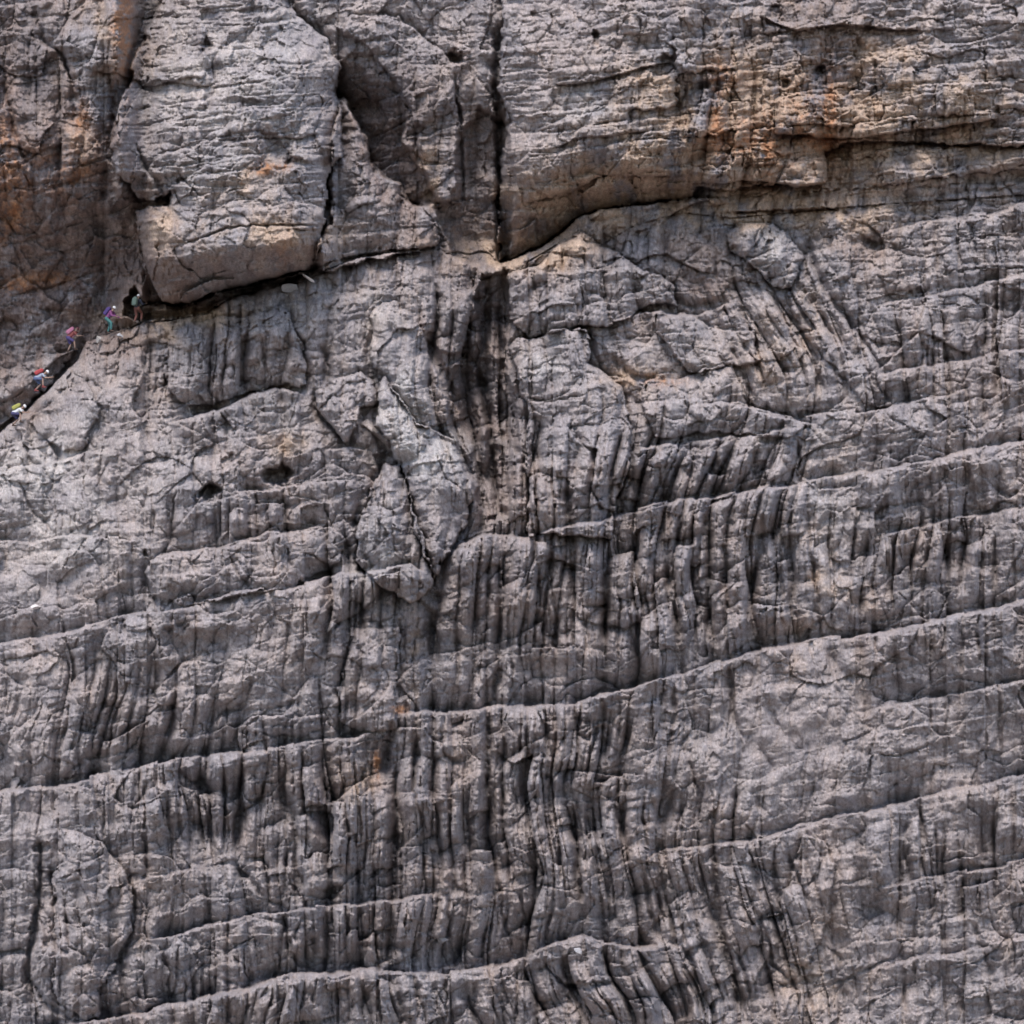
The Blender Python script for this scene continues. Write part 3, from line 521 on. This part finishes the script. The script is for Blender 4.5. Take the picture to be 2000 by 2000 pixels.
for x, y, rx, ry, k in [(120, 480, 210, 150, 1.3), (260, 520, 60, 130, .9), (20, 300, 90, 200, .5), (60, 640, 160, 50, .6), (1060, 440, 120, 40, .7), (880, 450, 80, 60, .7), (1600, 100, 110, 130, .55), (780, 330, 70, 100, .5), (1380, 560, 60, 40, .4), (1290, 480, 180, 50, .35), (60, 790, 60, 30, .4), (950, 780, 60, 230, .3), (940, 350, 60, 120, .4), (1000, 470, 150, 45, .5), (340, 600, 120, 22, .8), (720, 250, 60, 120, .5), (200, 190, 50, 60, .4), (1640, 480, 80, 70, .4)]:
    w_umber += k * blob(x, y, rx, ry)  # dark stained rock, plus brown shade painted into recesses and under overhangs
for x, y, rx, ry, k in [(420, 130, 190, 130, .5), (450, 330, 120, 80, .3), (100, 950, 230, 150, .3), (560, 640, 100, 60, .25), (775, 800, 40, 60, .8), (850, 870, 60, 60, .8), (800, 800, 40, 60, .6), (1130, 170 + 50, 60, 60, .35), (1500, 470, 50, 60, .5), (740, 620, 40, 50, .4), (1040, 720, 60, 50, .4), (1290, 240, 60, 60, .2), (100, 900, 160, 60, .3), (1620, 920, 60, 90, .3), (740, 1080, 60, 60, .4), (1540, 225, 28, 40, .6), (1400, 720, 100, 60, .2), (110, 1060, 120, 60, .25), (1570, 320, 40, 30, .4), (540, 780, 60, 60, .3)]:
    w_pale += k * blob(x, y, rx, ry)
def patch(wt, n, g=1.5): return np.clip(wt * (1 + g * n), 0, 1)[..., None]
Ccol = np.ones(U.shape + (3,), F) * grey
Ccol = Ccol + (pale - grey) * patch(w_pale + .12, n2, 2)
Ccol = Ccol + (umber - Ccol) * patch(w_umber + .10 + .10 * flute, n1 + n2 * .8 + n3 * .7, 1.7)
Ccol = Ccol + (slate - Ccol) * patch(w_slate + .08, .5 * n3 + .8 * n1, 2.2)
Ccol = Ccol + (ochre - Ccol) * patch(w_ochre + .10, n2 + n1, 1.8)
Ccol = Ccol + (rust - Ccol) * patch(w_rust + .01, n2 + n4, 1.6)
Ccol *= (1 + .20 * n1 + .26 * n2 + .15 * n3 + .26 * n4)[..., None]
Ccol = np.clip(Ccol, .03, .75)

# ------------------------------------------------------------------ the cliff mesh
def to_world(u, v, d):
    """a point standing d pixels (d / PX metres) out from the mean plane of the cliff"""
    q = 1 - (d / PX) / CAM_D
    return (u - 1000) / PX * q, -d / PX, (1000 - v) / PX * q

def grid_mesh(name, X, Y, Z, C=None):
    h, w = X.shape
    me = bpy.data.meshes.new(name)
    co = np.stack([X, Y, Z], -1).reshape(-1, 3).astype(F)
    i = np.arange(h * w, dtype=np.int32).reshape(h, w)
    q = np.stack([i[:-1, :-1], i[1:, :-1], i[1:, 1:], i[:-1, 1:]], -1).reshape(-1, 4)
    me.vertices.add(len(co)); me.vertices.foreach_set('co', co.ravel())
    me.loops.add(q.size); me.loops.foreach_set('vertex_index', q.ravel())
    me.polygons.add(len(q))
    me.polygons.foreach_set('loop_start', np.arange(0, q.size, 4, dtype=np.int32))
    me.polygons.foreach_set('loop_total', np.full(len(q), 4, np.int32))
    me.update(calc_edges=True)
    me.polygons.foreach_set('use_smooth', np.ones(len(q), bool))
    if C is not None:
        at = me.color_attributes.new('rock_colour', 'FLOAT_COLOR', 'POINT')
        c4 = np.ones((h * w, 4), F); c4[:, :3] = C.reshape(-1, 3)
        at.data.foreach_set('color', c4.ravel())
    return me

def new_mat(name):
    m = bpy.data.materials.new(name); m.use_nodes = True
    nt = m.node_tree; b = nt.nodes['Principled BSDF']
    return m, nt, b

def rock_mat():
    m, nt, b = new_mat('dolomite')
    N = nt.nodes.new; L = nt.links.new
    at = N('ShaderNodeVertexColor'); at.layer_name = 'rock_colour'
    tc = N('ShaderNodeTexCoord')
    n1 = N('ShaderNodeTexNoise'); n1.inputs['Scale'].default_value = 5.5; n1.inputs['Detail'].default_value = 7; n1.inputs['Roughness'].default_value = .72
    mp = N('ShaderNodeMapping'); mp.inputs['Scale'].default_value = (1.5, 1, .75)
    L(tc.outputs['Object'], mp.inputs[0]); L(mp.outputs[0], n1.inputs['Vector'])
    r = N('ShaderNodeMapRange'); r.inputs['From Min'].default_value = .3; r.inputs['From Max'].default_value = .7; r.inputs['To Min'].default_value = .62; r.inputs['To Max'].default_value = 1.32
    L(n1.outputs[0], r.inputs[0])
    mx = N('ShaderNodeMix'); mx.data_type = 'RGBA'; mx.blend_type = 'MULTIPLY'; mx.inputs[0].default_value = 1
    L(at.outputs[0], mx.inputs[6]); L(r.outputs[0], mx.inputs[7]); L(mx.outputs[2], b.inputs['Base Color'])
    b.inputs['Roughness'].default_value = .93
    b.inputs['Specular IOR Level'].default_value = .2
    n2 = N('ShaderNodeTexNoise'); n2.inputs['Scale'].default_value = 7.5; n2.inputs['Detail'].default_value = 8; n2.inputs['Roughness'].default_value = .75
    L(mp.outputs[0], n2.inputs['Vector'])
    bp = N('ShaderNodeBump'); bp.inputs['Strength'].default_value = 1; bp.inputs['Distance'].default_value = .2
    L(n2.outputs[0], bp.inputs['Height']); L(bp.outputs[0], b.inputs['Normal'])
    return m
ROCK = rock_mat()

X, Y, Z = to_world(U, V, D)
# beyond the frame the wall rounds back into the mountain
Y = Y + np.where(V < -300, ((-300 - V) / 90) ** 2, 0) * 1.0 + np.where(U < -500, ((-500 - U) / 120) ** 2, 0) + np.where(U > 2600, ((U - 2600) / 120) ** 2, 0)
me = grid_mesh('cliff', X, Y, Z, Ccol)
me.materials.append(ROCK)
cliff = bpy.data.objects.new('cliff', me); COL.objects.link(cliff)
cliff['kind'] = 'structure'
cliff['label'] = 'layered grey dolomite cliff with ochre stained overhangs and vertical ribs'

# scree slope under the cliff, running down past the camera to the horizon
sx = np.concatenate([np.linspace(-1500, -90, 12), np.linspace(-80, 80, 81), np.linspace(90, 1500, 12)])
sy = np.concatenate([np.linspace(-2500, -200, 12), np.linspace(-190, 12, 102)])
SX, SY = np.meshgrid(sx, sy)
SZ = -44 - 26 * (1 - np.exp(np.minimum(SY, 0) / 60)) + 1.2 * fbm(SX / 9, SY / 9, 2, 4) + np.where(SY > -3, .5 * (SY + 3), 0)
sm = grid_mesh('scree_slope', SX, SY, SZ)
m, nt, b = new_mat('scree')
vo = nt.nodes.new('ShaderNodeTexVoronoi'); vo.inputs['Scale'].default_value = 1.3
tc = nt.nodes.new('ShaderNodeTexCoord'); nt.links.new(tc.outputs['Object'], vo.inputs['Vector'])
rp = nt.nodes.new('ShaderNodeValToRGB'); rp.color_ramp.elements[0].color = (.085, .06, .045, 1); rp.color_ramp.elements[1].color = (.22, .16, .125, 1)
nt.links.new(vo.outputs['Color'], rp.inputs[0]); nt.links.new(rp.outputs[0], b.inputs['Base Color']); b.inputs['Roughness'].default_value = .95
bp = nt.nodes.new('ShaderNodeBump'); bp.inputs['Distance'].default_value = .3; nt.links.new(vo.outputs['Distance'], bp.inputs['Height']); nt.links.new(bp.outputs[0], b.inputs['Normal'])
sm.materials.append(m)
scree = bpy.data.objects.new('ground', sm); COL.objects.link(scree)
scree['kind'] = 'structure'; scree['label'] = 'grey scree slope below the cliff'

def depth_at(u, v):
    i = int(np.clip(np.searchsorted(vs, v), 0, len(vs) - 1)); j = int(np.clip(np.searchsorted(us, u), 0, len(us) - 1))
    return float(D[i, j])

# ------------------------------------------------------------------ loose stones
def loose(name, u, v, size, rot, colr, label, seed, out=6, cat='rock'):
    rnd = random.Random(seed); bm = bmesh.new()
    bmesh.ops.create_icosphere(bm, subdivisions=3, radius=1)
    pl = [(Vector((rnd.uniform(-1, 1), rnd.uniform(-1, 1), rnd.uniform(-1, 1))).normalized(), rnd.uniform(.25, .7)) for _ in range(9)]
    for vtx in bm.verts:
        for n, d in pl:
            k = vtx.co.dot(n)
            if k > d: vtx.co -= n * (k - d)
        vtx.co = Vector((vtx.co.x * size[0], vtx.co.y * size[1], vtx.co.z * size[2])) * (1 + rnd.uniform(-.02, .02))
    mesh = bpy.data.meshes.new(name); bm.to_mesh(mesh); bm.free()
    mt, nt, b = new_mat(name + '_stone')
    no = nt.nodes.new('ShaderNodeTexNoise'); no.inputs['Scale'].default_value = 9; no.inputs['Detail'].default_value = 6
    r = nt.nodes.new('ShaderNodeValToRGB'); r.color_ramp.elements[0].position = .3; r.color_ramp.elements[1].position = .7
    r.color_ramp.elements[0].color = (*[c * .7 for c in colr], 1); r.color_ramp.elements[1].color = (*colr, 1)
    nt.links.new(no.outputs[0], r.inputs[0]); nt.links.new(r.outputs[0], b.inputs['Base Color']); b.inputs['Roughness'].default_value = .9
    mesh.materials.append(mt)
    o = bpy.data.objects.new(name, mesh); COL.objects.link(o)
    d = max(depth_at(u + a, v + c) for a in (-4, 0, 4) for c in (-3, 3, 7))
    o.location = to_world(u, v, d + out); o.rotation_euler = [math.radians(a) for a in rot]
    o['label'] = label; o['category'] = cat
    return o
loose('rock_flake', 597, 540, (.62, .3, .13), (0, 33, 10), (.78, .70, .66), 'bright white fallen flake tilted on the ledge right of the left buttress', 1)
loose('loose_rock', 567, 562, (.62, .4, .34), (20, -8, 30), (.38, .36, .365), 'flat pale grey rock on the ledge below the white flake', 2, 2)
loose('loose_rock', 70, 1184, (.42, .25, .16), (0, -12, 0), (.56, .51, .49), 'small whitish stone lying alone on the smooth slab at the far left', 3, 3)
loose('loose_rock', 1131, 1856, (.32, .25, .17), (0, 20, 0), (.50, .48, .49), 'pale stone on the rounded bed at the bottom centre', 4, 3)
loose('loose_rock', 865, 1833, (.36, .3, .3), (0, -10, 20), (.30, .28, .28), 'light angular stone jutting from the broken rock at the bottom', 5, 4)
loose('loose_rock', 192, 662, (.34, .3, .25), (0, -35, 0), (.42, .39, .37), 'pale block on the ledge just below the climber in teal trousers', 6, 4)
loose('loose_rock', 232, 655, (.30, .3, .16), (0, 10, 0), (.36, .36, .38), 'bluish grey flat stone right of the feet of the climber in teal trousers', 7, 4)

# ------------------------------------------------------------------ climbers
def cloth(name, c, rough=.85):
    m, nt, b = new_mat(name)
    no = nt.nodes.new('ShaderNodeTexNoise'); no.inputs['Scale'].default_value = 14
    mx = nt.nodes.new('ShaderNodeMix'); mx.data_type = 'RGBA'
    l_ = .35 * c[0] + .5 * c[1] + .15 * c[2]; c = [.66 * (.8 * k + .2 * l_) for k in c]
    mx.inputs[6].default_value = (*[k * .6 for k in c], 1); mx.inputs[7].default_value = (*c, 1)
    nt.links.new(no.outputs[0], mx.inputs[0]); nt.links.new(mx.outputs[2], b.inputs['Base Color'])
    b.inputs['Roughness'].default_value = rough
    return m
SKIN = cloth('skin', (.52, .30, .21), .6); HAIR = cloth('hair', (.06, .035, .02), .6); BOOT = cloth('boot_leather', (.10, .05, .03), .7)

def ellipsoid(bm, c, r, rot=None):
    g = bmesh.ops.create_icosphere(bm, subdivisions=2, radius=1)
    M = Matrix.Translation(c) @ (rot.to_matrix().to_4x4() if rot else Matrix()) @ Matrix.Diagonal((*r, 1))
    bmesh.ops.transform(bm, matrix=M, verts=g['verts'])

def limb(bm, pts, seg=10):
    """a tapering tube through (point, radius) pairs with rounded joints"""
    pts = [(Vector(p), r) for p, r in pts]
    for (p, r), (q, s) in zip(pts, pts[1:]):
        d = q - p
        if d.length < 1e-5: continue
        g = bmesh.ops.create_cone(bm, cap_ends=True, segments=seg, radius1=r, radius2=s, depth=d.length)
        M = Matrix.Translation((p + q) / 2) @ d.to_track_quat('Z', 'Y').to_matrix().to_4x4()
        bmesh.ops.transform(bm, matrix=M, verts=g['verts'])
    for p, r in pts:
        g = bmesh.ops.create_icosphere(bm, subdivisions=1, radius=r * 1.02)
        bmesh.ops.transform(bm, matrix=Matrix.Translation(p), verts=g['verts'])

def finish(bm, name, mat, parent, voxel=.012):
    me = bpy.data.meshes.new(name); bm.to_mesh(me); bm.free()
    me.materials.append(mat)
    o = bpy.data.objects.new(name, me); COL.objects.link(o); o.parent = parent
    if voxel:
        r = o.modifiers.new('fuse', 'REMESH'); r.mode = 'VOXEL'; r.voxel_size = voxel; r.use_smooth_shade = True
        s = o.modifiers.new('soften', 'SMOOTH'); s.factor = .5; s.iterations = 2
    return o

def person(u, v, yaw, J, top, legs, pack, helmet, label, long_legs=True, sleeves=True, out=6, boot=BOOT, hip=None):
    """J: joints in the figure's own frame (x right, y back, z up, feet at z = 0)"""
    root = bpy.data.objects.new('person', None); COL.objects.link(root); root.empty_display_size = .3
    root['label'] = label; root['category'] = 'person'; root['group'] = 'climbers going up the ledge'
    g = {k: Vector(p) for k, p in J.items()}
    up_ = (g['neck'] - g['hip']).normalized(); side = (g['shR'] - g['shL']).normalized(); fwd = side.cross(up_).normalized()
    bm = bmesh.new()
    limb(bm, [(g['hip'], .135), (g['hip'].lerp(g['neck'], .4), .115), (g['hip'].lerp(g['neck'], .75), .135), (g['neck'] - up_ * .06, .09)])
    limb(bm, [(g['shL'], .06), (g['neck'] - up_ * .05, .075), (g['shR'], .06)])
    limb(bm, [(g['neck'] - up_ * .04, .058), (g['head'] - up_ * .06, .052)])
    hd = g['head']; hq = up_.to_track_quat('Z', 'Y')
    ellipsoid(bm, hd, (.078, .092, .112), hq)
    ellipsoid(bm, hd - up_ * .07 + fwd * .035, (.052, .05, .05), hq)
    limb(bm, [(hd + fwd * .088 + up_ * .02, .010), (hd + fwd * .108 - up_ * .025, .016)])            # nose
    for sgn in (-1, 1):
        ellipsoid(bm, hd + side * sgn * .078 - up_ * .01, (.014, .022, .032), hq)                    # ears
        ellipsoid(bm, hd + side * sgn * .032 + fwd * .078 + up_ * .008, (.014, .012, .010), hq)      # eyes
    ellipsoid(bm, hd + fwd * .078 - up_ * .06, (.026, .014, .010), hq)                               # mouth
    for s in 'LR':
        limb(bm, [(g['sh' + s], .055), (g['el' + s], .041), (g['wr' + s], .028)])
        limb(bm, [(g['hp' + s], .088), (g['kn' + s], .056), (g['kn' + s].lerp(g['an' + s], .3), .056), (g['an' + s], .038)])
        h = (g['wr' + s] - g['el' + s]).normalized(); sd = h.cross(fwd + up_ * .3).normalized(); nrm = sd.cross(h)
        palm = g['wr' + s] + h * .05
        ellipsoid(bm, palm, (.018, .042, .052), h.to_track_quat('Z', 'X'))
        for k, (o_, ln) in enumerate(((-.033, .065), (-.011, .078), (.011, .073), (.033, .058))):
            b0 = palm + sd * o_ + h * .035; b1 = b0 + h * ln * .5 + nrm * .008; b2 = b1 + h * ln * .35 + nrm * .022
            limb(bm, [(b0, .0105), (b1, .0095), (b2, .008)], 6)
        b0 = palm - sd * .03 - h * .02; limb(bm, [(b0, .013), (b0 - sd * .03 + h * .03, .012), (b0 - sd * .035 + h * .06 + nrm * .01, .010)], 6)
    body = finish(bm, 'body', SKIN, root, .009)
    # jacket or shirt
    bm = bmesh.new()
    limb(bm, [(g['hip'] + up_ * .02, .155), (g['hip'].lerp(g['neck'], .4), .14), (g['hip'].lerp(g['neck'], .75), .158), (g['neck'] - up_ * .075, .115)])
    limb(bm, [(g['shL'], .082), (g['neck'] - up_ * .07, .095), (g['shR'], .082)])
    for s in 'LR':
        if sleeves: limb(bm, [(g['sh' + s], .078), (g['el' + s], .062), (g['wr' + s].lerp(g['el' + s], .1), .045)])
        else: limb(bm, [(g['sh' + s], .078), (g['sh' + s].lerp(g['el' + s], .6), .068)])
    jk = finish(bm, 'jacket' if sleeves else 'shirt', top, root)
    bm = bmesh.new()
    limb(bm, [(g['hpL'] + up_ * .04, .115), (g['hip'] - up_ * .02, .145), (g['hpR'] + up_ * .04, .115)])
    for s in 'LR':
        if long_legs: limb(bm, [(g['hp' + s], .112), (g['kn' + s], .080), (g['an' + s].lerp(g['kn' + s], .12), .062)])
        else: limb(bm, [(g['hp' + s], .112), (g['hp' + s].lerp(g['kn' + s], .8), .092)])
    finish(bm, 'trousers' if long_legs else 'shorts', legs, root)
    for s in 'LR':
        bm = bmesh.new(); a = g['an' + s]; f = Vector((fwd.x, fwd.y, 0)).normalized()
        limb(bm, [(a + Vector((0, 0, .04)), .055), (a - Vector((0, 0, .03)), .055)]); limb(bm, [(a - f * .05 + Vector((0, 0, -.05)), .042), (a + f * .07 + Vector((0, 0, -.05)), .045), (a + f * .16 + Vector((0, 0, -.055)), .036)])
        finish(bm, 'boot', boot, root)
    if pack:
        bm = bmesh.new(); c = g['hip'].lerp(g['neck'], .60) - fwd * .25
        e = bmesh.ops.create_cube(bm, size=1)
        bmesh.ops.transform(bm, matrix=Matrix.Diagonal((.35, .25, .50, 1)), verts=e['verts'])
        bmesh.ops.bevel(bm, geom=bm.edges[:], offset=.10, segments=4, affect='EDGES', profile=.6)
        ellipsoid(bm, Vector((0, -.10 if False else .09, -.07)), (.11, .06, .12)); ellipsoid(bm, Vector((0, 0, .23)), (.14, .12, .10))
        Rm = Matrix((side, -fwd, up_)).transposed().to_4x4()
        bmesh.ops.transform(bm, matrix=Matrix.Translation(c) @ Rm, verts=bm.verts[:])
        pk = finish(bm, 'backpack', pack, root)
        bm = bmesh.new()
        for sgn in (-1, 1):
            b0 = g['neck'] - up_ * .06 + side * sgn * .10
            limb(bm, [(b0 - fwd * .15, .018), (b0 + fwd * .03 + up_ * .04, .018), (b0 + fwd * .15 - up_ * .12, .018), (b0 + fwd * .13 - up_ * .3 + side * sgn * .05, .018)], 6)
        st = finish(bm, 'strap', pack, pk); st.matrix_parent_inverse = Matrix()
    bm = bmesh.new()
    ellipsoid(bm, hd + up_ * .035 - fwd * .008, (.105, .118, .105), hq)
    geom = [f for f in bm.faces if (f.calc_center_median() - hd).dot(up_) < .015]
    bmesh.ops.delete(bm, geom=geom, context='FACES')
    if helmet:
        hm = finish(bm, 'helmet', helmet, root, 0)
        sdm = hm.modifiers.new('shell', 'SOLIDIFY'); sdm.thickness = .012
    else:
        bmesh.ops.scale(bm, vec=(.9, .9, .95), verts=bm.verts[:], space=Matrix.Translation(-hd)); hm = finish(bm, 'hair', HAIR, root, 0)
        sdm = hm.modifiers.new('shell', 'SOLIDIFY'); sdm.thickness = .015
    root.location = to_world(u, v, max(depth_at(u + a, v + c) for a in (-14, -7, 0, 7, 14) for c in (2, 8, 14)) - out)
    root.rotation_euler = (0, 0, math.radians(yaw))
    return root


def pose(bend=30, step=.3, lift=.18, armR=(.25, -.5, 1.2), armL=(-.28, -.45, 1.0), crouch=0.0, look=0):
    """a figure stepping up towards -y (its own front); bend is the trunk's forward angle in degrees"""
    th = math.radians(bend)
    hip = Vector((0, .02 + .12 * math.sin(th), .93 - lift * .25 - crouch))
    up_ = Vector((0, -math.sin(th), math.cos(th)))
    n = hip + up_ * .54
    th2 = math.radians(max(bend - look, 0)); uh = Vector((0, -math.sin(th2), math.cos(th2)))
    J = dict(hip=hip, neck=n, head=n + uh * .19 + Vector((0, -.03, 0)), shL=n + Vector((-.19, 0, 0)) - up_ * .06, shR=n + Vector((.19, 0, 0)) - up_ * .06,
             hpL=hip + Vector((-.1, 0, -.03)), hpR=hip + Vector((.1, 0, -.03)), anL=Vector((-.12, -step, .09 + lift)), anR=Vector((.12, step * .45, .09)))
    for s in 'LR':                       # two-bone legs, knees forward
        a, h = J['an' + s], J['hp' + s]; d = a - h; L = min(d.length, .835)
        k = math.sqrt(max(.42 ** 2 - (L / 2) ** 2, .0004)); f = Vector((0, -1, 0)); f = (f - d.normalized() * f.dot(d.normalized())).normalized()
        J['kn' + s] = h + d * .5 + f * k
    for s, w in (('L', armL), ('R', armR)):
        w = Vector(w); sh = J['sh' + s]; d = w - sh; L = d.length
        if L > .53: w = sh + d * (.53 / L); d = w - sh; L = .53
        k = math.sqrt(max(.0784 - (L / 2) ** 2, .0004)); f = Vector((-.4 if s == 'L' else .4, .2, -1)); f = (f - d.normalized() * f.dot(d.normalized())).normalized()
        J['el' + s] = sh + d * .5 + f * k; J['wr' + s] = w
    return J

c_white = cloth('white_fabric', (.98, .98, 1.0)); c_helm = cloth('white_shell', (1.15, 1.15, 1.18), .4)
person(268, 631, 150, pose(12, .24, .12, (.3, -.45, 1.15), (-.3, -.4, 1.2)), cloth('navy_jacket', (.035, .045, .085)), cloth('rust_trousers', (.26, .08, .055)), cloth('pale_green_pack', (.15, .24, .20)), c_helm,
       'person in navy jacket, rust trousers and pale green backpack, highest of the five climbers')
person(212, 651, 75, pose(38, .22, .10, (.3, -.6, .95), (-.3, -.6, 1.0), look=10), cloth('magenta_jacket', (.30, .05, .26)), cloth('teal_trousers', (.05, .26, .26)), cloth('purple_pack', (.10, .05, .30)), c_helm,
       'person in teal trousers with a purple backpack and white helmet on the ledge')
person(137, 688, 100, pose(50, .3, .14, (.2, -.6, 1.5), (-.2, -.7, 1.0), look=25), cloth('red_shirt', (.42, .08, .07)), cloth('violet_shorts', (.13, .09, .34)), cloth('pink_pack', (.85, .26, .46)), cloth('maroon_shell', (.20, .03, .05), .35),
       'person in violet shorts with a bright pink backpack at the top of the gully', long_legs=False, sleeves=False)
person(74, 764, 95, pose(62, .32, .2, (.2, -.8, .85), (-.25, -.75, .8), .12, 10), cloth('pale_blue_shirt', (.45, .52, .66)), cloth('blue_shorts', (.10, .15, .34)), cloth('red_pack', (.62, .03, .04)), c_helm,
       'person bent forward in the dark gully with a bright red backpack and white helmet', long_legs=False, sleeves=False, boot=cloth('red_socks', (.40, .05, .05)), out=-45)
person(30, 832, 95, pose(60, .32, .2, (.2, -.8, .85), (-.25, -.75, .8), .12, 10), c_white, cloth('indigo_shorts', (.07, .06, .20)), cloth('yellow_pack', (.52, .50, .05)), c_helm,
       'person bent forward with a yellow backpack and indigo shorts, lowest of the climbers', long_legs=False, sleeves=False)
